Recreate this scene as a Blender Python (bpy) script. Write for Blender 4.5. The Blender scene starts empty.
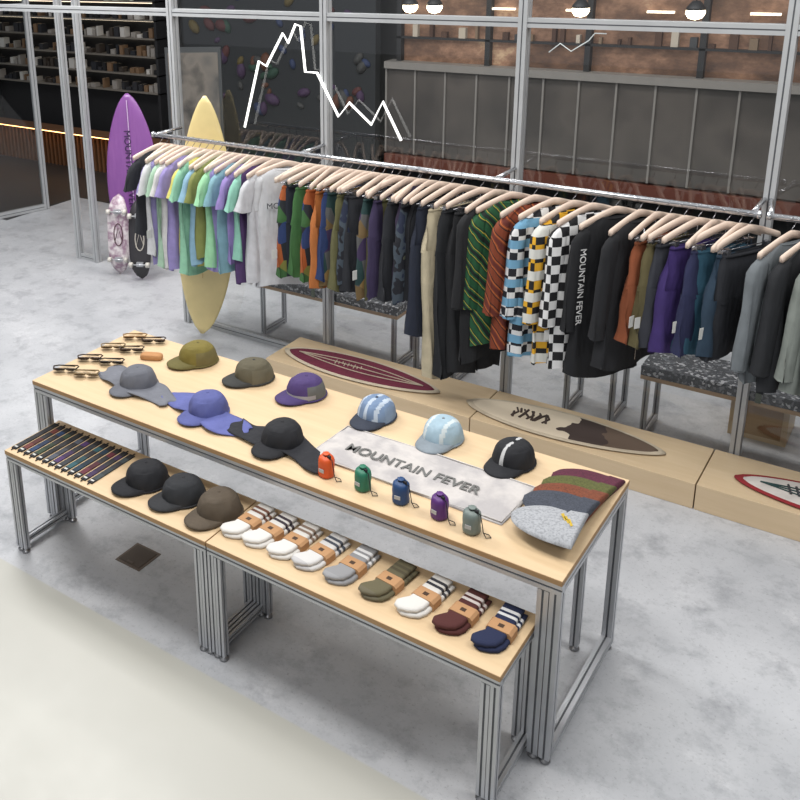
import bpy, bmesh, math, random
from mathutils import Matrix, Vector
random.seed(7)
try: bpy.context.scene.view_settings.view_transform='Standard'
except Exception: pass
sc=bpy.context.scene
# ------------------------------------------------------------ materials
def L1(c):
    c=c/255.0
    return c/12.92 if c<=.04045 else ((c+.055)/1.055)**2.4
def C(c,a=1.0): return (L1(c[0]),L1(c[1]),L1(c[2]),a)
def base(name):
    m=bpy.data.materials.new(name);m.use_nodes=True
    n=m.node_tree;b=n.nodes['Principled BSDF'];return m,n,b
def objcoord(n,scale=(1,1,1),rot=(0,0,0)):
    t=n.nodes.new('ShaderNodeTexCoord');mp=n.nodes.new('ShaderNodeMapping')
    mp.inputs['Scale'].default_value=scale;mp.inputs['Rotation'].default_value=rot
    n.links.new(t.outputs['Object'],mp.inputs[0]);return mp.outputs[0]
def mixc(n,fac,a,b):
    x=n.nodes.new('ShaderNodeMix');x.data_type='RGBA'
    if isinstance(fac,(int,float)): x.inputs[0].default_value=fac
    else: n.links.new(fac,x.inputs[0])
    for i,s in ((6,a),(7,b)):
        if isinstance(s,tuple): x.inputs[i].default_value=s
        else: n.links.new(s,x.inputs[i])
    return x.outputs[2]
def noise(n,vec,scale,detail=4,rough=.5):
    t=n.nodes.new('ShaderNodeTexNoise');t.inputs['Scale'].default_value=scale;t.inputs['Detail'].default_value=detail
    t.inputs['Roughness'].default_value=rough
    n.links.new(vec,t.inputs['Vector']);return t.outputs[0]
def ramp(n,fac,stops,const=False):
    r=n.nodes.new('ShaderNodeValToRGB');cr=r.color_ramp
    if const: cr.interpolation='CONSTANT'
    while len(cr.elements)<len(stops): cr.elements.new(.5)
    for e,(p,c) in zip(cr.elements,stops): e.position=p;e.color=c
    n.links.new(fac,r.inputs[0]);return r.outputs[0]
def bump(n,b,h,s,d=.01,prev=None):
    x=n.nodes.new('ShaderNodeBump');x.inputs['Strength'].default_value=s;x.inputs['Distance'].default_value=d
    n.links.new(h,x.inputs['Height'])
    if prev: n.links.new(prev,x.inputs['Normal'])
    n.links.new(x.outputs[0],b.inputs['Normal']);return x.outputs[0]
def wrinkle(n,b,v=None):
    a=bump(n,b,noise(n,objcoord(n,(9,9,2.6)),1.0,3,.55),.6,.035)
    bump(n,b,noise(n,objcoord(n),240,2),.2,.002,a)
def dk(c,k): return tuple(min(255,v*k) for v in c)
cache={}
def cloth(c,var=.82,rough=.85,sc_=14):
    k=('cloth',c,rough)
    if k in cache: return cache[k]
    m,n,b=base('fabric_%d_%d_%d'%c);v=objcoord(n)
    b.inputs['Roughness'].default_value=rough
    n.links.new(mixc(n,noise(n,v,sc_,3),C(dk(c,var)),C(dk(c,1.06))),b.inputs['Base Color'])
    wrinkle(n,b)
    cache[k]=m;return m
def plain(name,c,rough=.5,metal=0,emis=0):
    k=(name,)
    if k in cache: return cache[k]
    m,n,b=base(name);v=objcoord(n)
    n.links.new(mixc(n,noise(n,v,9,3),C(dk(c,.93)),C(dk(c,1.03))),b.inputs['Base Color'])
    b.inputs['Roughness'].default_value=rough;b.inputs['Metallic'].default_value=metal
    if emis: b.inputs['Emission Color'].default_value=C(c);b.inputs['Emission Strength'].default_value=emis
    cache[k]=m;return m
def pattern(name,kind,scale,cols,rough=.8,rot=(0,0,0),dist=0,wr=True):
    if name in cache: return cache[name]
    m,n,b=base(name);v=objcoord(n,rot=rot)
    st=[(i/len(cols),C(c)) for i,c in enumerate(cols)]
    if kind=='check':
        t=n.nodes.new('ShaderNodeTexChecker');t.inputs['Scale'].default_value=scale
        t.inputs[1].default_value=C(cols[0]);t.inputs[2].default_value=C(cols[1])
        mp=objcoord(n,scale=(0.001,1,1));n.links.new(mp,t.inputs[0])
        col=t.outputs[0]
        if len(cols)>2:
            s=n.nodes.new('ShaderNodeTexWave');s.inputs['Scale'].default_value=scale*.13;s.bands_direction='Z';n.links.new(v,s.inputs[0])
            col=mixc(n,ramp(n,s.outputs[1],[(0,(0,0,0,1)),(.6,(1,1,1,1))],True),col,C(cols[2]))
    elif kind=='wave':
        t=n.nodes.new('ShaderNodeTexWave');t.inputs['Scale'].default_value=scale;t.inputs['Distortion'].default_value=dist
        t.bands_direction='DIAGONAL';n.links.new(v,t.inputs[0]);col=ramp(n,t.outputs[1],st,True)
    elif kind=='vor':
        t=n.nodes.new('ShaderNodeTexVoronoi');t.inputs['Scale'].default_value=scale;n.links.new(v,t.inputs['Vector'])
        s=n.nodes.new('ShaderNodeSeparateColor');n.links.new(t.outputs['Color'],s.inputs[0]);col=ramp(n,s.outputs[0],st,True)
    elif kind=='soft':
        col=ramp(n,noise(n,v,scale,4),[(.25+.5*i/len(cols),C(c)) for i,c in enumerate(cols)])
    else:
        col=ramp(n,noise(n,v,scale,2),[(.3+.4*i/len(cols),C(c)) for i,c in enumerate(cols)],True)
    n.links.new(col,b.inputs['Base Color']);b.inputs['Roughness'].default_value=rough
    if wr: wrinkle(n,b)
    cache[name]=m;return m
def bands(name,axis,lo,hi,stops,rough=.9):
    m,n,b=base(name);v=objcoord(n);s=n.nodes.new('ShaderNodeSeparateXYZ');n.links.new(v,s.inputs[0])
    r=n.nodes.new('ShaderNodeMapRange');r.inputs[1].default_value=lo;r.inputs[2].default_value=hi
    n.links.new(s.outputs[axis],r.inputs[0])
    n.links.new(ramp(n,r.outputs[0],[((p-lo)/(hi-lo),C(c)) for p,c in stops],True),b.inputs['Base Color'])
    b.inputs['Roughness'].default_value=rough;bump(n,b,noise(n,v,220,2),.4,.003);return m
def make_wood(name,c1,c2,rough=.45,sx=1.2,sy=14):
    m,n,b=base(name);v=objcoord(n,scale=(sx,sy,sy))
    g=noise(n,v,2.2,6,.6);v2=objcoord(n);g2=noise(n,v2,1.3,2)
    col=mixc(n,g,C(c1),C(c2));col=mixc(n,ramp(n,g2,[(.35,(0,0,0,1)),(.7,(.35,.35,.35,1))]),col,C(dk(c1,.93)))
    n.links.new(col,b.inputs['Base Color']);b.inputs['Roughness'].default_value=rough;return m
WOOD=make_wood('birch_plywood',(192,164,128),(214,190,154))
WOODP=make_wood('platform_plywood',(196,172,138),(216,194,162),.22)
WOODE=make_wood('plywood_edge',(150,116,80),(184,150,106),.6,1,60)
HWOOD=make_wood('hanger_beech',(222,198,180),(236,216,200),.5,8,8)
ALU=plain('anodised_aluminium',(188,190,194),.35,.6)
ALUD=plain('aluminium_slot_shadow',(104,106,110),.6,.4)
FRAME=plain('window_frame_paint',(184,186,188),.4,.2)
CHROME=plain('chrome_tube',(215,216,220),.2,.8)
RUB=plain('black_rubber',(30,30,32),.7);STEEL=plain('zinc_foot',(150,150,152),.3,.9)
def make_floor():
    m,n,b=base('polished_concrete');v=objcoord(n)
    a=noise(n,v,1.1,8,.62);c=noise(n,v,5.5,8,.72)
    col=mixc(n,ramp(n,a,[(.32,(0,0,0,1)),(.68,(1,1,1,1))]),C((166,168,172)),C((194,195,198)))
    col=mixc(n,ramp(n,c,[(.30,(.7,.7,.7,1)),(.50,(0,0,0,1))]),col,C((132,134,139)))
    col=mixc(n,ramp(n,noise(n,v,2.3,7,.8),[(.56,(0,0,0,1)),(.70,(.6,.6,.6,1))]),col,C((210,210,212)))
    col=mixc(n,ramp(n,noise(n,v,60,3,.8),[(.30,(.6,.6,.6,1)),(.43,(0,0,0,1))]),col,C((134,134,138)))
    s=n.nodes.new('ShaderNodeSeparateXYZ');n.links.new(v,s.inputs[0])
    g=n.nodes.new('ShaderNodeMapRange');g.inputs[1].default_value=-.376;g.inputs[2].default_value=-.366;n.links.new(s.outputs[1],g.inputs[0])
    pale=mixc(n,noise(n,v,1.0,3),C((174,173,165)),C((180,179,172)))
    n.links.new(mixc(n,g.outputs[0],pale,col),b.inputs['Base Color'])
    r=n.nodes.new('ShaderNodeMapRange');r.inputs[3].default_value=.30;r.inputs[4].default_value=.55;n.links.new(c,r.inputs[0])
    n.links.new(r.outputs[0],b.inputs['Roughness']);bump(n,b,c,.12,.004);return m
FLOOR=make_floor()
def make_glass():
    m=bpy.data.materials.new('window_glass');m.use_nodes=True;n=m.node_tree;n.nodes.clear()
    o=n.nodes.new('ShaderNodeOutputMaterial');t=n.nodes.new('ShaderNodeBsdfTransparent');g=n.nodes.new('ShaderNodeBsdfGlossy')
    t.inputs[0].default_value=(.88,.90,.90,1);g.inputs['Roughness'].default_value=0.0
    lw=n.nodes.new('ShaderNodeLayerWeight');lw.inputs[0].default_value=.22
    mt=n.nodes.new('ShaderNodeMath');mt.operation='MULTIPLY_ADD';mt.inputs[1].default_value=.9;mt.inputs[2].default_value=.06
    n.links.new(lw.outputs['Fresnel'],mt.inputs[0])
    x=n.nodes.new('ShaderNodeMixShader');n.links.new(mt.outputs[0],x.inputs[0]);n.links.new(t.outputs[0],x.inputs[1]);n.links.new(g.outputs[0],x.inputs[2])
    n.links.new(x.outputs[0],o.inputs[0]);return m
GLASS=make_glass()
def emit(name,c,s): return plain(name,c,.5,0,s)
# ------------------------------------------------------------ mesh builder
class MB:
    def __init__(s): s.v=[];s.f=[];s.mi=[];s.sm=[];s.mats=[];s.T=Matrix.Identity(4)
    def add(s,vs,fs,mat,smooth=True):
        if mat not in s.mats: s.mats.append(mat)
        k=s.mats.index(mat);o=len(s.v)
        for p in vs: s.v.append(tuple(s.T@Vector(p)))
        for f in fs: s.f.append([i+o for i in f]);s.mi.append(k);s.sm.append(smooth)
    def box(s,a,b,mat):
        x0,y0,z0=a;x1,y1,z1=b
        s.add([(x0,y0,z0),(x1,y0,z0),(x1,y1,z0),(x0,y1,z0),(x0,y0,z1),(x1,y0,z1),(x1,y1,z1),(x0,y1,z1)],
          [(0,3,2,1),(4,5,6,7),(0,1,5,4),(1,2,6,5),(2,3,7,6),(3,0,4,7)],mat,False)
    def rings(s,R,mat,cap0=True,cap1=True,smooth=True,closed=False):
        n=len(R[0]);vs=[p for r in R for p in r];fs=[]
        m=len(R)
        for i in range(m if closed else m-1):
            a=i*n;b=((i+1)%m)*n
            for j in range(n): fs.append((a+j,a+(j+1)%n,b+(j+1)%n,b+j))
        if not closed:
            if cap0: fs.append(tuple(range(n))[::-1])
            if cap1: fs.append(tuple((m-1)*n+j for j in range(n)))
        s.add(vs,fs,mat,smooth)
    def tube(s,pts,r,mat,n=8,closed=False):
        P=[Vector(p) for p in pts];R=[];m=len(P);up=None
        for i in range(m):
            if closed: d=(P[(i+1)%m]-P[i-1])
            else: d=P[min(i+1,m-1)]-P[max(i-1,0)]
            d.normalize()
            if up is None: up=d.orthogonal().normalized()
            up=(up-d*up.dot(d)).normalized();w=d.cross(up)
            rr=r[i] if isinstance(r,(list,tuple)) else r
            R.append([P[i]+(up*math.cos(2*math.pi*j/n)+w*math.sin(2*math.pi*j/n))*rr for j in range(n)])
        s.rings(R,mat,closed=closed)
    def extr(s,axis,p,l,w=.04,w2=None,mat=None):
        """slotted aluminium profile, p=min corner, length l along axis, section w x w2"""
        mat=mat or ALU;w2=w2 or w;g=.0038;dp=.005
        def side(L): return [0,L/2-g,L/2-g,L/2+g,L/2+g],[0,0,dp,dp,0]
        pl=[]
        a,b=side(w);pl+=[(x,y) for x,y in zip(a,b)]
        a,b=side(w2);pl+=[(w-y,x) for x,y in zip(a,b)]
        a,b=side(w);pl+=[(w-x,w2-y) for x,y in zip(a,b)]
        a,b=side(w2);pl+=[(y,w2-x) for x,y in zip(a,b)]
        def m3(u,v,t):
            return {'z':(p[0]+u,p[1]+v,p[2]+t),'x':(p[0]+t,p[1]+u,p[2]+v),'y':(p[0]+u,p[1]+t,p[2]+v)}[axis]
        s.rings([[m3(u,v,0) for u,v in pl],[m3(u,v,l) for u,v in pl]],mat,smooth=False)
        e=.0008
        def q(u0,v0,u1,v1): 
            s.add([m3(u0,v0,0),m3(u1,v1,0),m3(u1,v1,l),m3(u0,v0,l)],[(0,1,2,3)],ALUD,False)
        q(w/2-g,dp-e,w/2+g,dp-e);q(w/2-g,w2-dp+e,w/2+g,w2-dp+e);q(dp-e,w2/2-g,dp-e,w2/2+g);q(w-dp+e,w2/2-g,w-dp+e,w2/2+g)
    def lathe(s,prof,mat,n=24,c=(0,0)):
        s.rings([[(c[0]+r*math.cos(2*math.pi*j/n),c[1]+r*math.sin(2*math.pi*j/n),z) for j in range(n)] for r,z in prof],mat)
    def build(s,name,loc=(0,0,0),rot=(0,0,0),bevel=0):
        me=bpy.data.meshes.new(name);me.from_pydata(s.v,[],s.f)
        for m in s.mats: me.materials.append(m)
        me.polygons.foreach_set('material_index',s.mi);me.polygons.foreach_set('use_smooth',s.sm)
        bm=bmesh.new();bm.from_mesh(me);bmesh.ops.recalc_face_normals(bm,faces=bm.faces);bm.to_mesh(me);bm.free();me.update()
        o=bpy.data.objects.new(name,me);sc.collection.objects.link(o);o.location=loc;o.rotation_euler=rot
        if bevel:
            b=o.modifiers.new('bevel','BEVEL');b.width=bevel;b.segments=2;b.limit_method='ANGLE'
        return o
def text(parent,name,body,size,mat,loc,rot,ext=.0008,sx=1,bold=0):
    cu=bpy.data.curves.new(name,'FONT');cu.body=body;cu.size=size;cu.extrude=ext;cu.align_x='CENTER';cu.align_y='CENTER';cu.offset=bold
    o=bpy.data.objects.new(name,cu);sc.collection.objects.link(o)
    bpy.context.view_layer.update()
    me=bpy.data.meshes.new_from_object(o.evaluated_get(bpy.context.evaluated_depsgraph_get()))
    bpy.data.objects.remove(o);o=bpy.data.objects.new(name,me);sc.collection.objects.link(o)
    me.materials.clear();me.materials.append(mat);o.location=loc
    o.rotation_euler=rot;o.scale=(sx,1,1);o.parent=parent
    return o
# ------------------------------------------------------------ room
mb=MB();mb.box((-18,-12,-.1),(9,4.5,0),FLOOR);mb.build('floor')
DECK=make_wood('dark_decking',(34,34,36),(52,52,53),.5,1,10)
mb=MB();mb.box((-18,4.5,-.1),(9,6.2,.002),DECK);mb.box((-18,3.45,-.05),(-7.25,4.5,.004),DECK);mb.build('floor_outside')
DARK=plain('dark_facade',(20,20,22),.7);DARK2=plain('dark_steel',(52,52,54),.5,.4)
mb=MB();mb.box((-18,6.2,0),(9,6.35,4),DARK);mb.build('wall_back')
mb=MB();mb.box((9,-12,0),(9.1,6.2,4),DARK);mb.build('wall_right')
mb=MB();mb.box((-18.1,-12,0),(-18,6.2,4),DARK);mb.build('wall_left')
WY=2.4;MX=[-3.76,-2.468,-1.175,.118,1.41,2.70]
mb=MB()
for x in MX:
    mb.extr('z',(x-.025,WY-.02,.0),3.4,.05,.07,FRAME)
mb.extr('x',(-7.2,WY-.015,2.355),9.9,.05,.05,FRAME)
mb.extr('x',(-3.76,WY,.0),6.4,.05,.05,FRAME)
mb.extr('x',(-3.76,WY-.01,3.35),6.4,.06,.05,FRAME)
mb.build('window_frame')
for i in range(5):
    mb=MB();x0,x1=MX[i]+.03,MX[i+1]-.03
    mb.add([(x0,WY+.03,.05),(x1,WY+.03,.05),(x1,WY+.03,3.35),(x0,WY+.03,3.35)],[(0,1,2,3)],GLASS,False);mb.build('window_%d'%(i+1))
mb=MB()
for x in (-5.43,-5.66): mb.extr('z',(x,2.99,0),3.4,.055,.055,FRAME)
mb.extr('x',(-5.61,3.0,.0),.2,.05,.05,FRAME);mb.extr('x',(-5.61,3.0,3.3),.2,.05,.05,FRAME)
mb.build('door_1')
mb=MB()
mb.extr('z',(0,0,0),3.3,.06,.05,FRAME);mb.extr('z',(-1.2,0,0),3.3,.06,.05,FRAME);mb.extr('x',(-1.16,0,0),1.16,.05,.06,FRAME);mb.extr('x',(-1.16,0,2.2),1.16,.05,.06,FRAME)
mb.add([(-1.15,.02,.05),(0,.02,.05),(0,.02,3.2),(-1.15,.02,3.2)],[(0,1,2,3)],GLASS,False)
mb.build('door_2',(-7.19,3.94,0.005),(0,0,math.radians(74)))
mb=MB()
xs=[-2.68,-1.2,.03,1.25,2.6]
for a,b in zip(xs[:-1],xs[1:]):
    mb.box((a,1.958,0),(b-.006,2.372,.146),WOODP)
mb.build('wood_platform',bevel=.003)
# ------------------------------------------------------------ tables
def foot(mb,x,y): mb.lathe([(.019,0),(.021,.004),(.019,.011),(.008,.015),(.008,.027)],STEEL,14,(x,y))
def table(name,x0,x1,y0,y1,h,w=.04):
    mb=MB();mb.box((x0,y0,h-.022),(x1,y1,h),WOOD);mb.box((x0+.0,y0-.0012,h-.021),(x1,y0+.002,h-.002),WOODE)
    mb.box((x1-.002,y0,h-.021),(x1+.0012,y1,h-.002),WOODE)
    zt=h-.022-w
    mb.extr('x',(x0,y0+.002,zt),x1-x0,w,w);mb.extr('x',(x0,y1-w-.002,zt),x1-x0,w,w)
    for x in (x0,x1-w):
        mb.extr('z',(x,y0+.002,.025),zt-.025,w);mb.extr('z',(x,y1-w-.002,.025),zt-.025,w)
        mb.extr('y',(x,y0+w,.03),y1-y0-2*w,w);mb.extr('y',(x,y0+w,zt),y1-y0-2*w,w)
        for yy in (y0+.022,y1-.022): foot(mb,x+w/2,yy)
    return mb
mb=table('t',-2.688,0,0,.744,.80)
for x in (-.083,-2.645): 
    mb.extr('z',(x,.002,.025),.71,.04);foot(mb,x+.02,.022)
    xi=x-.06 if x>-1 else x+.06
    mb.extr('z',(xi,.62,.025),.713,.035);foot(mb,xi+.0175,.638)
mb.extr('x',(-2.64,.35,.70),2.6,.035)
mb.build('display_table')
def bench(x0,x1):
    mb=table('b',x0,x1,-.278,.0745,.567,.032)
    for x in (x0+.034,x1-.066):
        mb.extr('z',(x,-.276,.025),.485,.032);mb.extr('z',(x,.04,.025),.485,.032)
        for yy in (-.26,.056): foot(mb,x+.016,yy)
    mb.build('display_bench')
bench(-2.603,-1.345);bench(-1.338,-.09)
# ------------------------------------------------------------ caps
def spow(v,e): return math.copysign(abs(v)**e,v)
def make_cap(name,loc,rot,crown,brim,stripe=None,sw=.012,side=None,flap=None,s=1.0,hh=.098,strap=None):
    mb=MB();mb.T=Matrix.Scale(s,4)
    n=60;m=16;RX,RY=.083,.096;R=[];sd=loc[0]*9
    for k in range(m+1):
        a=k/m*math.pi/2*.985;r=math.cos(a)**.58;z=math.sin(a)**.9*hh
        ring=[]
        for j in range(n):
            p=2*math.pi*j/n;cr=1-.022*abs(math.cos(2.5*p+.3))**16
            wob=1+.014*math.sin(3*p+k*.4+sd)+.008*math.sin(7*p-k*.7+sd)
            f=1.0+ (.07*(z/hh) if math.sin(p)<0 else -.05*(z/hh))
            zz=z*(1+.07*-math.sin(p)*(1-k/m))
            if k>9: zz-=.004*math.sin(2*p+sd)*math.cos(a)
            ring.append((RX*r*cr*wob*math.cos(p),RY*r*cr*wob*f*math.sin(p),.004+zz))
        R.append(ring)
    vs=[p for r in R for p in r]
    for k in range(m):
        for j in range(n):
            q=(k*n+j,k*n+(j+1)%n,(k+1)*n+(j+1)%n,(k+1)*n+j);cxx=sum(vs[i][0] for i in q)/4;cyy=sum(vs[i][1] for i in q)/4
            mt=crown
            if stripe and any(abs(cxx-o)<sw for o in (stripe[1:] or (0,))): mt=stripe[0]
            elif side and cyy>-.035 and k<8: mt=side
            if strap and cyy<0 and k in(1,2): mt=strap
            mb.add([vs[i] for i in q],[(0,1,2,3)],mt,True)
    mb.add(R[m],[tuple(range(n))],crown,True)
    mb.tube([(RX*1.012*math.cos(t/24*2*math.pi),RY*1.012*math.sin(t/24*2*math.pi),.008) for t in range(24)],.004,brim,6,True)
    mb.T=Matrix.Scale(s,4)@Matrix.Translation((0,-.0,hh+.003));mb.lathe([(.0,.004),(.005,.0035),(.007,.001),(.007,-.002)],brim,12);mb.T=Matrix.Scale(s,4)
    nu,nv=22,7;top=[];bot=[]
    for i in range(nu+1):
        u=-1+2*i/nu;p=-math.pi/2+u*1.15
        ix,iy=RX*.99*math.cos(p),RY*.99*math.sin(p)
        e=(max(0,1-abs(u)**3))**.6
        for j in range(nv+1):
            v=j/nv;d=.066*e*v
            x=ix*(1+.10*v*e);y=iy-d
            z=.016+.012*(1-u*u)-.016*v*v*(1-.3*abs(u))+.002
            z=max(z,.006)
            top.append((x,y,z));bot.append((x,y,z-.0035))
    w=nv+1;fs=[];tt=len(top)
    for i in range(nu):
        for j in range(nv):
            a=i*w+j;fs.append((a,a+w,a+w+1,a+1));fs.append((tt+a,tt+a+1,tt+a+w+1,tt+a+w))
        a=i*w+nv;fs.append((a,a+w,tt+a+w,tt+a))
    mb.add(top+bot,fs,brim)
    if flap:
        nx,ny=34,10;vs=[];fs=[]
        for i in range(nx+1):
            u=-1+2*i/nx
            for j in range(ny+1):
                v=j/ny
                x=.255*u+.01*math.sin(9*v+sd);au=abs(u)
                yc=-.02+.015*math.sin(4*u+sd);hw=.075*(1-.35*au**4)+.012*math.sin(6*u+1+sd)
                y=yc+hw*(2*v-1)
                z=.007+.006*(1+math.sin(8*u+4*v+sd))*.6+.014*max(0,1-u*u*2.2)
                vs.append((x,y,z))
        w=ny+1;k=len(vs);vs+= [(x,y,max(z-.004,.001)) for x,y,z in vs]
        for i in range(nx):
            for j in range(ny):
                a=i*w+j;fs.append((a,a+1,a+w+1,a+w));fs.append((k+a,k+a+w,k+a+w+1,k+a+1))
            for j in (0,ny): a=i*w+j;fs.append((a,a+w,k+a+w,k+a))
        for i in (0,nx):
            for j in range(ny): a=i*w+j;fs.append((a,a+1,k+a+1,k+a))
        mb.add(vs,fs,flap)
    return mb.build(name,loc,(0,0,rot))
T=.8005;rad=math.radians
OL=cloth((116,104,44));OLG=cloth((88,82,64));GRY=cloth((98,100,108));PER=cloth((84,90,146));BLK=cloth((25,26,31));BRN=cloth((84,73,60))
make_cap('camp_cap',(-2.12,.63,T),rad(-30),OL,cloth((98,90,46)),side=cloth((106,96,56)),s=1.06)
make_cap('camp_cap',(-1.76,.63,T),rad(-32),OLG,cloth((52,52,50)),side=cloth((98,92,74)),s=1.04)
make_cap('camp_cap',(-1.45,.63,T),rad(-25),cloth((70,52,104)),cloth((66,50,100)),side=cloth((96,96,94)),strap=cloth((150,146,150)),s=1.02)
make_cap('running_cap',(-1.07,.63,T),rad(-5),cloth((112,134,164)),cloth((46,52,66)),stripe=(cloth((180,192,206)),-.045,0,.045),sw=.008,side=cloth((120,140,166)))
make_cap('running_cap',(-.74,.62,T),rad(-5),cloth((158,182,196)),cloth((128,138,146)),stripe=(cloth((198,208,210)),0.04,-.04),sw=.008)
make_cap('running_cap',(-.42,.61,T),rad(-10),BLK,BLK,stripe=(cloth((190,190,190)),0.0),sw=.006)
make_cap('sun_hat',(-2.19,.255,T),rad(-10),GRY,GRY,flap=cloth((108,110,118)),s=1.02)
make_cap('sun_hat',(-1.73,.235,T),rad(-10),PER,PER,flap=cloth((90,96,154)),s=1.04)
make_cap('sun_hat',(-1.29,.205,T),rad(-6),BLK,BLK,flap=cloth((29,30,36)),s=1.05)
B=.5675
make_cap('baseball_cap',(-1.83,-.095,B),rad(-24),BLK,BLK,s=1.05)
make_cap('baseball_cap',(-1.615,-.09,B),rad(-26),cloth((38,40,44)),cloth((42,43,46)),s=1.03)
make_cap('baseball_cap',(-1.415,-.09,B),rad(-16),BRN,BRN,s=1.05)
# ------------------------------------------------------------ towel
mb=MB()
TW=pattern('towel_print_ground','soft',7,[(172,166,163),(186,181,178),(162,158,158)],.93)
nx,ny=60,24;vs=[];fs=[]
for i in range(nx+1):
    for j in range(ny+1):
        u,v=i/nx,j/ny;z=.004+.004*(1+math.sin(11*u+4*v))*.5+.003*(1+math.sin(19*v+5*u+2*math.sin(6*u)))*.5
        vs.append((-1.15+.86*u+.015*math.sin(2*v),.185+.295*v+.006*math.sin(5*u),z))
w=ny+1;k=len(vs);vs+=[(x,y,0.0) for x,y,z in vs]
for i in range(nx):
    for j in range(ny): a=i*w+j;fs.append((a,a+1,a+w+1,a+w))
    for j in (0,ny): a=i*w+j;fs.append((a,a+w,k+a+w,k+a))
for i in (0,nx):
    for j in range(ny): a=i*w+j;fs.append((a,a+1,k+a+1,k+a))
mb.add(vs,fs,TW)
# stitched hem
mb.tube([(-1.145,.187,.008),(-.72,.185,.010),(-.295,.190,.008),(-.28,.478,.008),(-.7,.482,.010),(-1.13,.478,.008)],.003,cloth((196,192,188)),6,True)
tw=mb.build('printed_towel',(0,0,T))
text(tw,'towel_print','MOUNTAIN FEVER',.078,cloth((104,104,102)),(-.74,.325,.0115),(0,0,0),.0006,.92,.0012)
# ------------------------------------------------------------ stuff-sack pouches
for x,y,c in ((-1.0,.10,(214,84,30)),(-.83,.10,(34,114,88)),(-.665,.105,(28,66,114)),(-.50,.10,(86,38,114)),(-.365,.085,(114,126,122))):
    mb=MB();m=cloth(c,.85,.5)
    prof=[(.0,.0),(.026,.001),(.032,.006),(.0335,.02),(.032,.035),(.0335,.052),(.033,.070),(.031,.083),(.024,.091),(.012,.094),(.010,.096),(.015,.101),(.013,.104),(.0,.102)]
    R=[]
    for r,z in prof: R.append([((r*(1+.03*math.sin(5*a+z*60)+(.18*math.sin(9*a) if z>.093 else 0)))*math.cos(a),(r*(1+.03*math.sin(5*a)))*math.sin(a),z) for a in [2*math.pi*j/30 for j in range(30)]])
    mb.rings(R,m)
    mb.tube([(.011*math.cos(a),.011*math.sin(a),.095) for a in [2*math.pi*j/12 for j in range(12)]],.002,BLK,6,True)
    mb.tube([(.009,-.004,.096),(.036,-.01,.088),(.045,-.012,.05),(.05,-.012,.02),(.062,-.014,.004),(.075,0,.003),(.062,.010,.004),(.05,-.006,.015)],.0018,BLK,6)
    mb.box((.014,-.012,.090),(.026,-.002,.100),BLK);mb.box((-.012,-.0355,.03),(.012,-.033,.045),plain('grey_tag',(170,170,170)))
    mb.build('drawstring_pouch',(x,y,T),(0,0,rad(random.uniform(-15,15))))
# ------------------------------------------------------------ beanies
def beanie(x,y,z,c,rot,logo=None,heather=False):
    mb=MB();mm=pattern('knit_%d_%d_%d'%c,'noise',170 if not heather else 120,[dk(c,.82),c,dk(c,1.1)] if not heather else [dk(c,.9),c,dk(c,1.05)],.95,wr=False)
    nu,nv=26,18
    vs=[];fs=[]
    for i in range(nu+1):
        u=i/nu
        hw=.115*(1-(u)**2.6)**.5 if u<1 else 0.001
        for j in range(nv+1):
            v=-1+2*j/nv;th=.019*(1-abs(v)**4)*(1-u**6)+.0015*math.sin(9*u+3*v)
            vs.append((.115-.245*u,hw*v,.003+max(th,0)+(.006 if u<.25 and abs(v)<.97 else 0)))
    w=nv+1;k=len(vs);vs+=[(a,b,0) for a,b,_ in vs]
    for i in range(nu):
        for j in range(nv):
            a=i*w+j;fs.append((a,a+1,a+w+1,a+w))
        for j in (0,nv): a=i*w+j;fs.append((a,a+w,k+a+w,k+a))
    for j in range(nv): fs.append((j,j+1,k+j+1,k+j))
    mb.add(vs,fs,mm)
    if logo:
        for q in range(3): mb.add([(.065-.014*q,.03+.012*q-.02,.0305),(.088-.014*q,-.005+.012*q-.02,.0305),(.094-.014*q,.003+.012*q-.02,.0305),(.073-.014*q,.04+.012*q-.02,.0305)],[(0,1,2,3)],cloth(logo),False)
    mb.build('knit_beanie',(x,y,z),(0,rad(-1.5),rot))
beanie(-.135,.615,T,(80,32,50),rad(-8))
beanie(-.14,.525,T+.014,(80,82,42),rad(-6))
beanie(-.14,.435,T+.028,(108,58,38),rad(-4))
beanie(-.145,.345,T+.042,(60,64,74),rad(-4))
beanie(-.135,.215,T+.052,(150,152,156),rad(4),(190,160,50),True)
# ------------------------------------------------------------ sunglasses, case, straps
def glasses(x,y,rot,c):
    mb=MB();m=plain('acetate_%d'%c[0],c,.25);ln=plain('tinted_lens',(52,38,26),.1)
    tl=Matrix.Rotation(rad(52),4,'X')
    mb.T=Matrix.Translation((0,0,.004))
    for sx in (-1,1):
        loop=[tuple(tl@Vector((sx*.034+.027*spow(math.cos(a),.8),0,.022+.019*spow(math.sin(a),.8)))) for a in [2*math.pi*j/20 for j in range(20)]]
        mb.tube(loop,.0042,m,6,True);mb.add(loop,[tuple(range(20))],ln,False)
        mb.tube([(sx*.06,-.02,.022),(sx*.066,.0,.022),(sx*.05,.03,.014),(sx*-.035,.042+.004*sx,.006)],.0036,m,6)
    mb.tube([(-.01,-.022,.018),(0,-.025,.022),(.01,-.022,.018)],.0035,m,6)
    mb.build('sunglasses',(x,y,T),(0,0,rad(rot)))
for x,y,r,c in ((-2.62,.17,30,(50,38,28)),(-2.49,.19,30,(130,112,84)),(-2.61,.33,32,(60,44,36)),(-2.48,.36,30,(40,34,30)),(-2.61,.50,34,(130,104,70)),(-2.50,.53,34,(66,50,40)),(-2.60,.66,34,(150,120,84)),(-2.48,.68,34,(60,50,44))): glasses(x,y,r,c)
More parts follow.
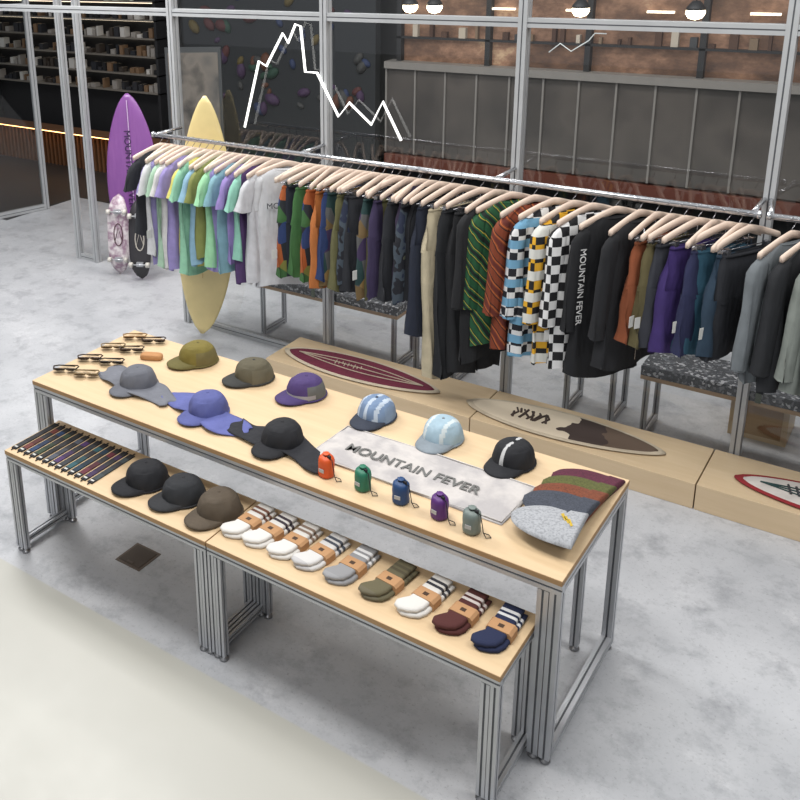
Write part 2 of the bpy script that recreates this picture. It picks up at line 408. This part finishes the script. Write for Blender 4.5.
def puff(mb,outline,th,mat,z0=0):
    cxx=sum(p[0] for p in outline)/len(outline);cyy=sum(p[1] for p in outline)/len(outline)
    R=[]
    for k,(q,z) in enumerate(((.94,0),(1,.25),(1,.6),(.95,.86),(.82,.98),(.5,1.0))):
        R.append([(cxx+(x-cxx)*q,cyy+(y-cyy)*q,z0+z*th) for x,y in outline])
    mb.rings(R,mat)
mb=MB();puff(mb,[(.06*spow(math.cos(a),.5),.026*spow(math.sin(a),.5)) for a in [2*math.pi*j/32 for j in range(32)]],.03,cloth((180,130,84)))
mb.build('glasses_case',(-2.35,.52,T),(0,0,rad(25)))
sc_cols=[(60,62,66),(120,60,54),(44,70,110),(60,80,60),(40,40,44),(90,96,110),(84,56,112),(60,64,70),(50,100,110),(34,60,80),(110,44,60),(70,50,90),(70,80,84)]
for i,c in enumerate(sc_cols):
    mb=MB();x=-2.575+.044*i;m=bands('strap_print_%d'%i,1,-.15,.15,[(-.15,(30,30,34)),(-.11,dk(c,.8)),(-.06,dk(c,.6)),(-.0,(40,40,44)),(.06,dk(c,.8)),(.10,(26,26,28))],.8)
    mb.box((-.015,-.14,0),(.015,.14,.006),m);mb.tube([(0,-.155,.003),(0,-.13,.005)],.003,BLK,6);mb.tube([(0,.13,.005),(0,.155,.003)],.003,BLK,6)
    mb.box((-.010,-.128,.0062),(.010,-.118,.007),plain('white_tag',(190,190,185)))
    mb.build('sunglasses_strap',(x,-.105,B),(0,0,0))
# ------------------------------------------------------------ socks
KR=plain('kraft_paper',(176,134,94),.8)
W_=(206,203,198)
def sock(x,basec,st,toe,i):
    m=bands('sock_knit_%d'%i,1,-.14,.14,[(-.14,toe),(-.105,basec),(.045,st),(.06,basec),(.072,st),(.087,basec),(.118,dk(basec,.9))])
    mb=MB()
    for off,zz in ((.012,0),(0,.017)):
        o=[(-.036,.125),(.036,.125),(.037,.05),(.037,-.03),(.036,-.07),(.024,-.10),(-.002,-.118),(-.034,-.128),(-.058,-.118),(-.064,-.098),(-.052,-.078),(-.037,-.055),(-.036,0),(-.036,.06)]
        P=[]
        for a,b in zip(o,o[1:]+o[:1]):
            P.append(a);P.append(((a[0]+b[0])/2,(a[1]+b[1])/2))
        puff(mb,[(p[0]+off,p[1]) for p in P],.019,m,zz)
    R=[]
    for yy in (-.035,.02):
        R.append([(px,yy,pz) for px,pz in ((-.040,.001),(.052,.001),(.052,.030),(.042,.0385),(-.034,.0385),(-.041,.032))])
    mb.rings(R,KR,smooth=False)
    mb.box((-.006,-.018,.0387),(.014,.0,.0392),plain('ink_logo',(70,50,36)))
    mb.build('sock_pair',(x,-.085,B),(0,0,rad(-3+random.uniform(-4,4))))
for i,(x,b,s,t) in enumerate(((-1.262,W_,(110,74,60),W_),(-1.15,W_,(60,52,60),W_),(-1.03,W_,(130,110,96),W_),(-.905,(198,196,194),(70,74,84),(180,178,178)),(-.765,(136,136,138),(214,214,214),(144,144,146)),(-.605,(94,88,66),(78,72,54),(98,92,74)),(-.455,W_,(50,50,56),W_),(-.31,(74,34,32),(200,190,186),(74,34,32)),(-.17,(28,36,66),(210,210,210),(28,36,66)))): sock(x,b,s,t,i)
# ------------------------------------------------------------ boards
def board(mb,L,W,th,mat,pw=.5,skew=.85,n=36,m=12,z0=0,rocker=0,yo=0):
    R=[]
    for i in range(n+1):
        u=i/n;uu=min(max(u,.002),.998);hw=max(W/2*math.sin(math.pi*uu**skew)**pw,.002)
        t=th*(.35+.65*math.sin(math.pi*uu)**.5)
        rk=rocker*(2*u-1)**2
        ring=[(hw*spow(math.cos(a),.8),yo+t/2*spow(math.sin(a),.8)+rk,z0+u*L) for a in [2*math.pi*j/(2*m) for j in range(2*m)]]
        R.append(ring)
    mb.rings(R,mat)
CREAM=plain('cream_surfboard_resin',(224,204,146),.25);PURP=make_wood('purple_surfboard_resin',(122,72,142),(148,96,160),.25,12,2)
mb=MB();board(mb,1.80,.47,.06,CREAM,.62,.90,rocker=-.03);mb.box((-.003,-.0345,.12),(.003,-.031,1.7),plain('stringer',(196,160,96)))
mb.build('surfboard',(-3.49,2.27,.03),(rad(-1),rad(3.2),rad(14)))
mb=MB();board(mb,1.56,.49,.055,PURP,.58,.95);mb.box((-.0035,-.0305,.1),(.0035,-.026,1.50),plain('pale_stringer',(206,180,214)))
o=mb.build('surfboard',(-5.02,3.18,.01),(rad(-7),rad(-2),rad(30)))
text(o,'surfboard_print','MOUNTAIN FEVER',.085,plain('ink_purple',(50,26,70)),(-.02,-.034,.88),(rad(90),rad(90),0))
def skate(x,y,deck,rot,lean,gfx):
    mb=MB();R=[]
    for i in range(25):
        u=i/24;hw=.095*(max(0.0,1-abs(2*u-1)**3.2))**.6+.004;k=.045*max(0,abs(2*u-1)-.72)/.28
        R.append([(hw*cx_,yy+k,.03+u*.72) for cx_,yy in ((-1,-.006),(-.5,-.008),(0,-.008),(.5,-.008),(1,-.006),(1,.006),(0,.008),(-1,.006))])
    mb.rings(R,deck)
    for z in (.17,.60):
        mb.box((-.03,-.035,z-.02),(.03,-.008,z+.02),ALU);mb.tube([(-.075,-.045,z),(.075,-.045,z)],.007,ALU,8)
        for s in (-1,1): mb.tube([(s*.06,-.045,z),(s*.09,-.045,z)],.024,plain('wheel_urethane',(206,202,194),.4),16)
    mb.tube([(.04*math.cos(a),-.0105,.39+.10*math.sin(a)) for a in [j/16*2*math.pi for j in range(16)]],.005,gfx,6,True)
    mb.tube([(-.035,-.011,.32),(0,-.011,.45),(.035,-.011,.34)],.004,gfx,6)
    mb.build('skateboard',(x,y,-.015),(rad(-lean),0,rad(rot)))
skate(-4.96,2.86,pattern('skate_print','soft',14,[(206,200,200),(150,120,140),(216,208,210)],.4,wr=False),28,8,plain('g1',(90,60,70)))
skate(-4.70,2.86,plain('skate_dark',(52,50,54),.4),28,8,plain('g2',(196,190,180)))
def rug(x0,x1,y,W,border,core,name='surfboard_rug',inner=None,skew=.9,extra=None,dy=0):
    Lr=x1-x0;mb=MB();mb.T=Matrix(((0,0,1,0),(1,0,0,0),(0,1,0,0),(0,0,0,1)))
    board(mb,Lr,W,.016,border,.6,skew,yo=.009)
    board(mb,Lr*.93,W*.86,.012,core,.6,skew,z0=Lr*.035,yo=.013)
    if inner:
        for q in (-.22,0,.22): mb.tube([(W*q*.8*math.sin(math.pi*t/16),.0205,Lr*(.1+.8*t/16)) for t in range(17)],.0035,inner,6)
    if extra: extra(mb,Lr)
    return mb.build(name,(x0,y,.147),(0,0,math.atan2(dy,Lr)))
MAR=cloth((104,32,54));RC=cloth((196,182,160))
def fringe(mb,Lr):
    for q in range(9): mb.tube([(.02-.012*(q%2),.022,Lr*(.35+.02*q)),(-.03+.01*(q%3),.022,Lr*(.36+.02*q))],.004,RC,6)
rug(-2.64,-1.48,2.135,.33,RC,MAR,inner=RC,extra=fringe)
def sq(mb,Lr):
    k=cloth((70,56,50))
    for q in range(8): mb.tube([(.06*math.sin(q*2.1),.021,Lr*(.26+.022*q)),(-.06*math.cos(q*1.7),.021,Lr*(.27+.024*q))],.007,k,6)
    for q in range(5): mb.tube([(.05,.021,Lr*(.26+.04*q)),(.01,.021,Lr*(.28+.04*q)),(-.05,.021,Lr*(.26+.04*q))],.006,k,6)
def cream_core():
    m,n,b=base('wave_rug');v=objcoord(n);s=n.nodes.new('ShaderNodeSeparateXYZ');n.links.new(v,s.inputs[0])
    a=n.nodes.new('ShaderNodeMath');a.operation='MULTIPLY_ADD';a.inputs[1].default_value=.35;n.links.new(noise(n,v,6,2),a.inputs[0]);n.links.new(s.outputs[0],a.inputs[2])
    n.links.new(ramp(n,a.outputs[0],[(0,C((204,190,168))),(.80,C((62,50,46))),(.96,C((92,76,64)))],True),b.inputs['Base Color']);b.inputs['Roughness'].default_value=.95;return m
rug(-1.30,-.17,2.13,.33,cloth((190,176,154)),cream_core(),extra=sq,dy=.03)
def sq2(mb,Lr):
    for q in range(5): mb.tube([(.04,.021,Lr*(.2+.03*q)),(-.04,.021,Lr*(.22+.03*q))],.006,cloth((60,60,64)),6)
rug(.17,1.35,2.13,.30,cloth((140,32,38)),cloth((204,196,190)),inner=cloth((40,70,70)),extra=sq2)
mb=MB();BZ=plain('bronze_plate',(110,98,88),.45,.3);mb.box((-.08,-.08,0),(.08,.08,.003),BZ);mb.box((-.066,-.066,.003),(.066,.066,.006),plain('bronze_lid',(92,82,74),.5,.3));mb.box((-.02,-.062,.006),(.02,-.05,.009),BZ)
mb.build('floor_outlet_box',(-2.06,.03,0),bevel=.001)
# ------------------------------------------------------------ rail & garments
RZ=1.56;RY_=2.1
mb=MB();mb.tube([(-3.72,RY_,RZ),(.13,RY_,RZ)],.015,CHROME,16)
for x in (-3.70,-2.468,-1.175,.10): mb.tube([(x,RY_,RZ),(x,WY-.02,RZ)],.012,CHROME,10)
for x in (-3.72,.13): mb.tube([(x-.008,RY_,RZ),(x+.008,RY_,RZ)],.02,CHROME,16)
mb.build('clothes_rail')
mb=MB();mb.tube([(.17,RY_,RZ),(2.6,RY_,RZ)],.015,CHROME,16);mb.tube([(.18,RY_,RZ),(.13,WY-.02,RZ)],.012,CHROME,10);mb.tube([(1.41,RY_,RZ),(1.41,WY-.02,RZ)],.012,CHROME,10);mb.tube([(.162,RY_,RZ),(.178,RY_,RZ)],.02,CHROME,16);mb.build('clothes_rail')
WIRE=plain('hanger_wire',(160,160,165),.25,.9);TAG=plain('price_tag',(206,206,202),.6)
def hanger(mb,clip=False):
    R=[]
    for i in range(21):
        s=-1+2*i/20;y=.212*s;z=-.066-.066*abs(s)**1.25;h=.019-.003*abs(s);t=.0085
        R.append([(-t,y,z-h),(t,y,z-h),(t,y,z+h*.5),(t*.4,y,z+h),(-t*.4,y,z+h),(-t,y,z+h*.5)])
    mb.rings(R,HWOOD)
    mb.tube([(0,0,-.065),(0,0,-.04),(0,.016,-.026),(0,.026,-.008),(0,.022,.012),(0,.006,.0215),(0,-.012,.018),(0,-.022,.004)],.0024,WIRE,6)
    if clip:
        mb.tube([(0,0,-.08),(0,0,-.155)],.0022,WIRE,6);mb.tube([(0,-.17,-.155),(0,.17,-.155)],.0025,WIRE,6)
        for s in (-.13,.13): mb.box((-.012,s-.012,-.185),(.012,s+.012,-.148),WIRE)
def loft(mb,rg,mat,n=30,fold=.012,k=5,ph=0,top=False,hem=0):
    R=[];z0=rg[0][2];z1=rg[-1][2];m=len(rg)
    k2=k+2;a2=random.uniform(.3,.8)
    for i,(cs,ct,z,a,b) in enumerate(rg):
        g=(z-z0)/(z1-z0) if z1!=z0 else 0
        ring=[]
        for j in range(n):
            p=2*math.pi*j/n;w=fold*(.25+.75*g)*(math.sin(k*p+ph+2.2*g)+a2*math.sin(k2*p-ph+3*g))
            w+=fold*.35*math.sin(9*g+2*p+ph)
            ring.append((ct+(b)*spow(math.sin(p),.8)+w*abs(math.cos(p)),cs+a*spow(math.cos(p),.85)+w*.4,z+hem*g*g*math.sin(p*2+ph)))
        R.append(ring)
    mb.rings(R,mat,cap0=top,cap1=False)
def lerp_rings(a,b,n):
    return [tuple(x+(y-x)*i/n for x,y in zip(a,b)) for i in range(n+1)]
def garment(name,x,kind,zb,mat,ang,mat2=None,y=RY_):
    mb=MB();L=RZ-zb;ph=random.uniform(0,6);mat2=mat2 or mat
    bottoms=kind in('shorts','pants');hanger(mb,bottoms)
    if bottoms:
        rise=.24 if kind=='shorts' else .26
        z0=-.172;loft(mb,lerp_rings((0,0,z0,.155,.014),(0,0,z0-.04,.168,.02),2)+lerp_rings((0,0,z0-.05,.17,.026),(0,0,z0-rise,.20,.038),5),mat,fold=.011,ph=ph)
        mb.tube([(.017*math.sin(a),.157*math.cos(a),z0-.012) for a in [j/16*2*math.pi for j in range(16)]],.009,mat,6,True)
        for s in(-1,1):
            loft(mb,lerp_rings((s*.095,0,z0-rise+.02,.105,.038),(s*(.105 if kind=='shorts' else .085),0,-L,.112 if kind=='shorts' else .078,.034),8),mat2 if s>0 else mat,fold=.014,ph=ph+s,k=4,hem=.012)
    else:
        dz=-.022
        w=.225 if kind!='tank' else .18
        rg=[(0,0,-.072+dz,.088,.014),(0,0,-.088+dz,.13,.02),(0,0,-.115+dz,.175,.026),(0,0,-.15+dz,.20,.030),(0,0,-.21+dz,.205,.034)]
        if kind=='tank': rg=[(0,0,-.08,.08,.012),(0,0,-.11,.12,.02),(0,0,-.17,.13,.026),(0,0,-.27,.17,.032)]
        last=rg[-1];rg+=lerp_rings(last,(0,0,-L,w,.044),11)[1:]
        loft(mb,rg,mat,fold=.017,ph=ph,k=6,hem=.014)
        if kind in('tee','jacket','long','hoodie'):
            tee=kind=='tee'
            ln=.36 if tee else min(.70,L-.04);ww=.062 if tee else .050
            for s in(-1,1):
                loft(mb,[(s*.160,0,-.122+dz,.028,.014),(s*.188,0,-.155+dz,.044,.024)]+lerp_rings((s*.204,0,-.19+dz,.052,.030),(s*(.236 if tee else .222),.012*s,-ln,ww,.032),9),mat2,fold=.010,ph=ph+s*2,k=4,n=20,top=True,hem=.006)
                if not tee: mb.tube([(.030*math.cos(a)+.012*s,s*.222+.046*math.sin(a),-ln) for a in [j/12*2*math.pi for j in range(12)]],.005,mat2,6,True)
        mb.tube([(.018*math.cos(a),.088*math.sin(a),-.074+dz-.012*math.cos(a)) for a in [j/16*2*math.pi for j in range(16)]],.006,mat2,6,True)
        if kind in('jacket','hoodie'): mb.tube([(.036,.0,-.12),(.046,.01,-L*.5),(.05,.004,-L+.02)],.003,WIRE,6)
    if random.random()<.22: mb.box((-.001,-.25,-L*.8-.03),(.001,-.215,-L*.8+.03),TAG)
    return mb.build(name,(x,y,RZ-.0065+.0),(0,0,rad(ang)))
def TE(x,c,zb,a=None,k='tee',n='t_shirt',m2=None,yy=RY_):
    return garment(n,x,k,zb,cloth(c) if isinstance(c,tuple) else c,a if a is not None else random.uniform(-28,-2),m2,yy)
TE(-3.66,(38,40,46),.86)
for x,c,z in ((-3.60,(206,206,208),.74),(-3.54,(150,140,190),.68),(-3.48,(168,200,174),.66),(-3.42,(212,210,208),.66),(-3.36,(150,138,192),.66),(-3.30,(146,200,168),.65),(-3.24,(216,208,112),.68),(-3.18,(140,178,200),.74),(-3.12,(132,138,78),.80),(-3.06,(158,214,168),.74),(-3.00,(160,148,204),.72),(-2.94,(130,172,184),.73),(-2.88,(146,128,188),.82),(-2.82,(144,200,180),.84)): TE(x,c,z)
TE(-2.76,(78,54,100),.68,-22);TE(-2.67,(204,204,208),.70,-20)
ws=TE(-2.57,(212,213,216),.67,-46)
text(ws,'shirt_print','MOUNTAIN',.055,cloth((70,70,78)),(.062,.0,-.33),Matrix(((0,0,1),(1,0,0),(0,1,0))).to_euler())
P1=pattern('patchwork_green','vor',9,[(52,92,48),(36,54,98),(156,80,36),(28,32,38),(116,116,54)])
P2=pattern('patchwork_brown','vor',9,[(104,84,52),(54,40,74),(26,54,54),(80,80,80),(130,104,60)])
P3=pattern('camo_blue','noise',9,[(30,38,60),(60,70,80),(24,26,34),(84,88,70)])
sh=[P1,(34,38,50),(60,104,56),P1,(176,104,50),(36,54,98),P2,(98,96,62),P3,(40,42,48),P2,(54,44,76),(86,84,52),(32,34,40),P3]
for i,c in enumerate(sh): TE(-2.45+.057*i+random.uniform(-.012,.012),c,.81+random.uniform(-.05,.03),k='shorts',n='shorts',a=random.uniform(-36,-4))
TE(-1.63,(52,42,66),.78,-20,'tank','tank_top');TE(-1.57,(24,26,32),.80,-14,'tank','tank_top')
TE(-1.505,(32,38,54),.60,-22,'shorts','shorts')
TE(-1.43,(196,184,156),.33,-24,'pants','trousers');TE(-1.36,(28,30,34),.36,-20,'pants','trousers')
TE(-1.255,(30,31,34),.40,-34,'pants','cargo_trousers');TE(-1.17,(24,25,28),.52,-22,'long','jacket')
g,gd,gy=(30,82,50),(20,36,30),(186,162,54)
G1=pattern('green_yellow_knit','wave',5,[g,g,gd,g,gy,g,(30,100,60),gd],dist=2.5)
r_,rd,ro=(124,56,30),(34,24,22),(176,96,46)
G2=pattern('rust_graphic_knit','wave',4.5,[r_,r_,rd,r_,ro,r_,(96,38,28)],dist=2.5)
TE(-1.075,G1,.64,-36,'long','graphic_shirt');TE(-.95,G2,.64,-30,'long','graphic_shirt')
TE(-.84,pattern('check_blue','check',22,[(212,212,212),(24,26,34),(108,156,186)]),.62,-34,'long','checkered_shirt')
TE(-.74,pattern('check_yellow','check',20,[(212,160,36),(24,24,26),(206,206,200)]),.63,-28,'long','checkered_shirt')
TE(-.64,pattern('check_bw','check',20,[(216,216,216),(20,20,24)]),.62,-32,'long','checkered_shirt')
j=TE(-.52,(22,23,27),.59,-34,'long','sweatshirt')
eu=Matrix(((0,0,1),(0,1,0),(-1,0,0))).to_euler()
text(j,'sweatshirt_print','MOUNTAIN FEVER',.050,cloth((214,214,214)),(.052,-.222,-.44),eu)
TE(-.405,(28,29,33),.68,-22,'jacket','jacket')
for x,c,z in ((-.325,(136,74,44),.86),(-.26,(92,84,54),.85),(-.195,(50,52,60),.84),(-.13,(60,42,104),.83),(-.065,(36,40,74),.86),(-.005,(40,80,100),.86),(.05,(36,56,74),.87),(.095,(34,36,42),.86)): TE(x,c,z,random.uniform(-38,-16),'shorts' ,'shorts')
for x,c,z in ((.27,(112,118,122),.80),(.36,(32,34,38),.76),(.46,(132,138,132),.78),(.57,(54,64,58),.76),(.68,(38,38,42),.78),(.82,(128,128,132),.76)): TE(x,c,z,-26,'jacket','jacket')
# ------------------------------------------------------------ neon & outside
NE=emit('neon_white',(255,255,250),1.6)
mb=MB();mb.tube([(x,2.372,z) for x,z in ((-3.11,1.62),(-2.97,2.08),(-2.91,2.05),(-2.77,2.27),(-2.73,2.21),(-2.67,2.33),(-2.63,2.32),(-2.60,2.03),(-2.51,2.03),(-2.35,1.76),(-2.27,1.855),(-2.11,1.73),(-2.03,1.88),(-1.90,1.65))],.0085,NE,8)
mb.build('mountain_neon_sign')
mb=MB();mb.tube([(x,2.44,z) for x,z in ((-1.04,2.22),(-.98,2.27),(-.92,2.23),(-.83,2.29),(-.80,2.33),(-.74,2.33))],.003,emit('neon_thin',(200,205,205),.6),6);mb.build('mountain_neon_sign')
def terr():
    m,n,b=base('speckled_foam');v=objcoord(n)
    t=n.nodes.new('ShaderNodeTexVoronoi');t.inputs['Scale'].default_value=70;n.links.new(v,t.inputs['Vector'])
    s=n.nodes.new('ShaderNodeSeparateColor');n.links.new(t.outputs['Color'],s.inputs[0])
    n.links.new(ramp(n,s.outputs[0],[(0,C((48,50,54))),(.55,C((100,102,106))),(.75,C((170,170,172))),(.86,C((64,66,72)))],True),b.inputs['Base Color']);b.inputs['Roughness'].default_value=.9;return m
TR=terr();STR=cloth((84,96,72))
def obench(x0,x1,y0=2.50,y1=2.82):
    mb=MB();mb.box((x0,y0,.415),(x1,y1,.475),TR)
    mb.box((x0,y0,.39),(x1,y1,.414),WOODE)
    for x in (x0+.02,x1-.05):
        for y in (y0+.01,y1-.04): mb.extr('z',(x,y,0),.39,.03)
        mb.extr('y',(x,y0+.04,.02),y1-y0-.08,.03)
    xm=(x0+x1)/2-.1;mb.box((xm,y0-.003,.41),(xm+.03,y1+.003,.479),STR)
    mb.build('padded_bench',bevel=.004)
obench(-3.15,-1.98);obench(-.42,.95)
def stool(x,y,h=.44,w=.3):
    mb=MB();mb.box((x-w/2,y-w/2,h-.03),(x+w/2,y+w/2,h),WOOD)
    for a in (-w/2,w/2-.03):
        for b_ in (-w/2,w/2-.03): mb.extr('z',(x+a,y+b_,0),h-.03,.03)
        mb.extr('y',(x+a,y-w/2+.03,.02),w-.06,.03);mb.extr('y',(x+a,y-w/2+.03,h-.06),w-.06,.03)
    mb.build('wooden_stool')
stool(-1.72,2.68);stool(-.72,2.72)
mb=MB();mb.box((-.15,-.15,0),(.15,.15,.40),WOOD);mb.box((-.12,-.153,.03),(.12,-.149,.37),WOODE);mb.build('wooden_crate',(.15,3.02,0))
# far shopfront
m,n,b=base('warm_interior');v=objcoord(n,scale=(1,1,1.6))
colr=ramp(n,noise(n,v,1.9,5,.7),[(.30,C((50,36,30))),(.48,C((96,70,54))),(.60,C((132,100,80))),(.70,C((176,150,120)))])
n.links.new(colr,b.inputs['Base Color']);n.links.new(colr,b.inputs['Emission Color']);b.inputs['Emission Strength'].default_value=.5;WARM=m
mb=MB();mb.box((-3.9,6.05,1.55),(5,6.15,3.2),WARM);mb.box((-4.0,6.06,0),(5,6.15,1.55),DARK)
PAN=pattern('smoked_panel','soft',1.2,[(58,54,54),(92,86,82),(70,66,64)],.35,wr=False);LINE=plain('grey_trim',(138,134,130),.5)
mb.box((-4.0,5.95,.62),(5,6.05,1.52),PAN);mb.box((-4.0,5.90,1.50),(5,6.1,1.57),LINE);mb.box((-4.0,5.92,.45),(5,6.1,.60),plain('brick_red_trim',(104,54,40),.7))
x=-4.0
while x<5:
    mb.box((x,5.93,.62),(x+.018,5.96,1.5),LINE);x+=.33
x=-3.9
while x<5:
    mb.box((x,5.98,1.56),(x+.05,6.06,3.2),DARK2);x+=.95
mb.box((-3.9,5.98,1.80),(5,6.04,1.82),DARK2);mb.box((-3.9,5.98,2.02),(5,6.04,2.035),DARK2)
for i in range(56):
    xx=-3.7+i*.15+random.uniform(-.04,.04);hh=random.uniform(.03,.14);c=random.choice([(130,110,90),(80,54,40),(60,62,66),(190,180,166),(70,44,30)])
    mb.box((xx,6.0,1.82),(xx+random.uniform(.02,.07),6.05,1.82+hh),plain('goods_%d'%c[0],c,.6))
LG=emit('ceiling_strip_glow',(255,238,210),3)
for xx in (-2.9,-2.2,-1.5,-.7,.2): mb.box((xx,6.0,2.10),(xx+.22,6.03,2.118),LG)
mb.build('shopfront')
for x in (-3.5,-3.25,-1.9,-1.0,-.2):  # added glowing lamps standing in for ceiling lamps mirrored in the glass
    mb=MB();mb.lathe([(.0,.05),(.03,.05),(.07,.0),(.075,-.02),(0,-.02)],DARK2,18);mb.tube([(0,0,.05),(0,0,1.0)],.005,DARK2,6);mb.lathe([(0,-.021),(.07,-.021),(.072,-.05),(.05,-.085),(0,-.10)],emit('lamp_reflection_glow',(255,232,196),9),18)
    mb.build('lamp_reflection',(x,5.5,2.20))
mb=MB();mb.box((-6.7,5.9,.0),(-4.1,6.0,3.4),plain('climb_board',(36,39,43),.8))
for i in range(110):
    c=random.choice([(150,60,60),(50,120,90),(60,90,160),(180,150,60),(120,70,140),(110,110,110),(170,90,50)])
    m=plain('hold_%d'%c[0],dk(c,.5),.7);x=random.uniform(-6.6,-4.2);z=random.uniform(.9,3.2);r=random.uniform(.03,.09)
    mb.T=Matrix.Translation((x,5.9,z))@Matrix.Rotation(rad(90),4,'X')@Matrix.Rotation(random.uniform(0,3),4,'Z')@Matrix.Diagonal((1.3,.8,1,1))
    mb.lathe([(r,0),(r*.9,r*.3),(r*.5,r*.6),(0,r*.65)],m,9)
mb.T=Matrix.Identity(4);mb.build('climbing_wall')
mb=MB();mb.box((-10.4,6.0,.0),(-7.0,6.05,2.6),DARK2)
for z in (1.02,1.24,1.46,1.68,1.90,2.12):
    mb.box((-10.4,5.75,z),(-7.0,6.0,z+.015),plain('shelf_grey',(120,114,106),.6))
    mb.box((-10.4,5.98,z+.19),(-7.0,5.99,z+.20),emit('shelf_led',(255,236,205),2.2))
    x=-10.3
    while x<-7.1:
        hh=random.uniform(.04,.13);c=random.choice([(150,144,138),(60,52,46),(44,44,48),(120,94,70),(34,36,42),(200,196,190),(24,24,26)]);wv=random.uniform(.02,.09)
        if random.random()<.75: mb.box((x,5.8,z+.015),(x+wv,5.9,z+.015+hh),plain('goods2_%d'%c[0],c,.6))
        x+=wv+.03
mb.box((-10.4,5.75,0),(-10.36,6.0,2.2),DARK2);mb.box((-7.04,5.75,0),(-7.0,6.0,2.2),DARK2)
mb.build('display_shelf')
mb=MB();x=-12.5;FW=make_wood('fence_slat',(92,62,40),(126,86,56),.6,8,2)
mb.box((-12.5,5.60,0),(-6.6,5.62,.50),plain('fence_backing',(70,46,30),.8));mb.box((-12.5,5.37,.485),(-6.6,5.39,.495),emit('fence_led',(255,190,120),7))
while x<-6.6: mb.box((x,5.50,0),(x+.03,5.54,.48),FW);x+=.075
mb.box((-12.5,5.36,.497),(-6.6,5.62,.515),FW);mb.build('slatted_fence')
mb=MB();mb.box((-.28,-.015,.0),(.28,.015,1.85),plain('poster_frame',(70,72,74),.5));mb.box((-.25,-.02,.06),(.25,-.014,1.80),pattern('poster_print','soft',3,[(50,54,56),(96,92,88),(120,112,104),(60,58,56)],wr=False))
mb.build('poster_stand',(-5.20,4.3,0),(0,0,rad(25)))
# ------------------------------------------------------------ lights, world, camera
def area(n,loc,sx,sy,e,col=(1,1,1),rot=(0,0,0)):
    l=bpy.data.lights.new(n,'AREA');l.shape='RECTANGLE';l.size=sx;l.size_y=sy;l.energy=e;l.color=col
    o=bpy.data.objects.new(n,l);sc.collection.objects.link(o);o.location=loc;o.rotation_euler=rot
area('ceiling_light',(-1.2,-.4,4.3),2.0,.8,105,(1,.985,.96));area('ceiling_light',(-4.6,1.2,4.3),2.4,1.0,170,(1,.985,.97))
area('ceiling_light',(1.8,.6,4.3),2.0,.8,80,(1,.985,.96));area('ceiling_light',(-1.5,-3.8,4.3),3,1.2,75,(1,.985,.96));area('ceiling_light',(-2,3.6,4.3),5.5,.8,125,(1,.98,.96))
w=bpy.data.worlds.new('w');sc.world=w;w.use_nodes=True;w.node_tree.nodes['Background'].inputs[0].default_value=(.93,.96,1,1);w.node_tree.nodes['Background'].inputs[1].default_value=.42
y,t,r=0.6719,0.3062,-0.0401
F=Vector((-math.sin(y)*math.cos(t),math.cos(y)*math.cos(t),-math.sin(t)));r0=Vector((math.cos(y),math.sin(y),0));u0=r0.cross(F)
R=math.cos(r)*r0+math.sin(r)*u0;U=-math.sin(r)*r0+math.cos(r)*u0
cd=bpy.data.cameras.new('camera');co=bpy.data.objects.new('camera',cd);sc.collection.objects.link(co);sc.camera=co
cd.sensor_width=36;cd.lens=42.697;cd.shift_x=.20587;cd.shift_y=-.21557;cd.clip_start=.05
co.matrix_world=Matrix(((R[0],U[0],-F[0],.8388),(R[1],U[1],-F[1],-2.7423),(R[2],U[2],-F[2],2.9373),(0,0,0,1)))
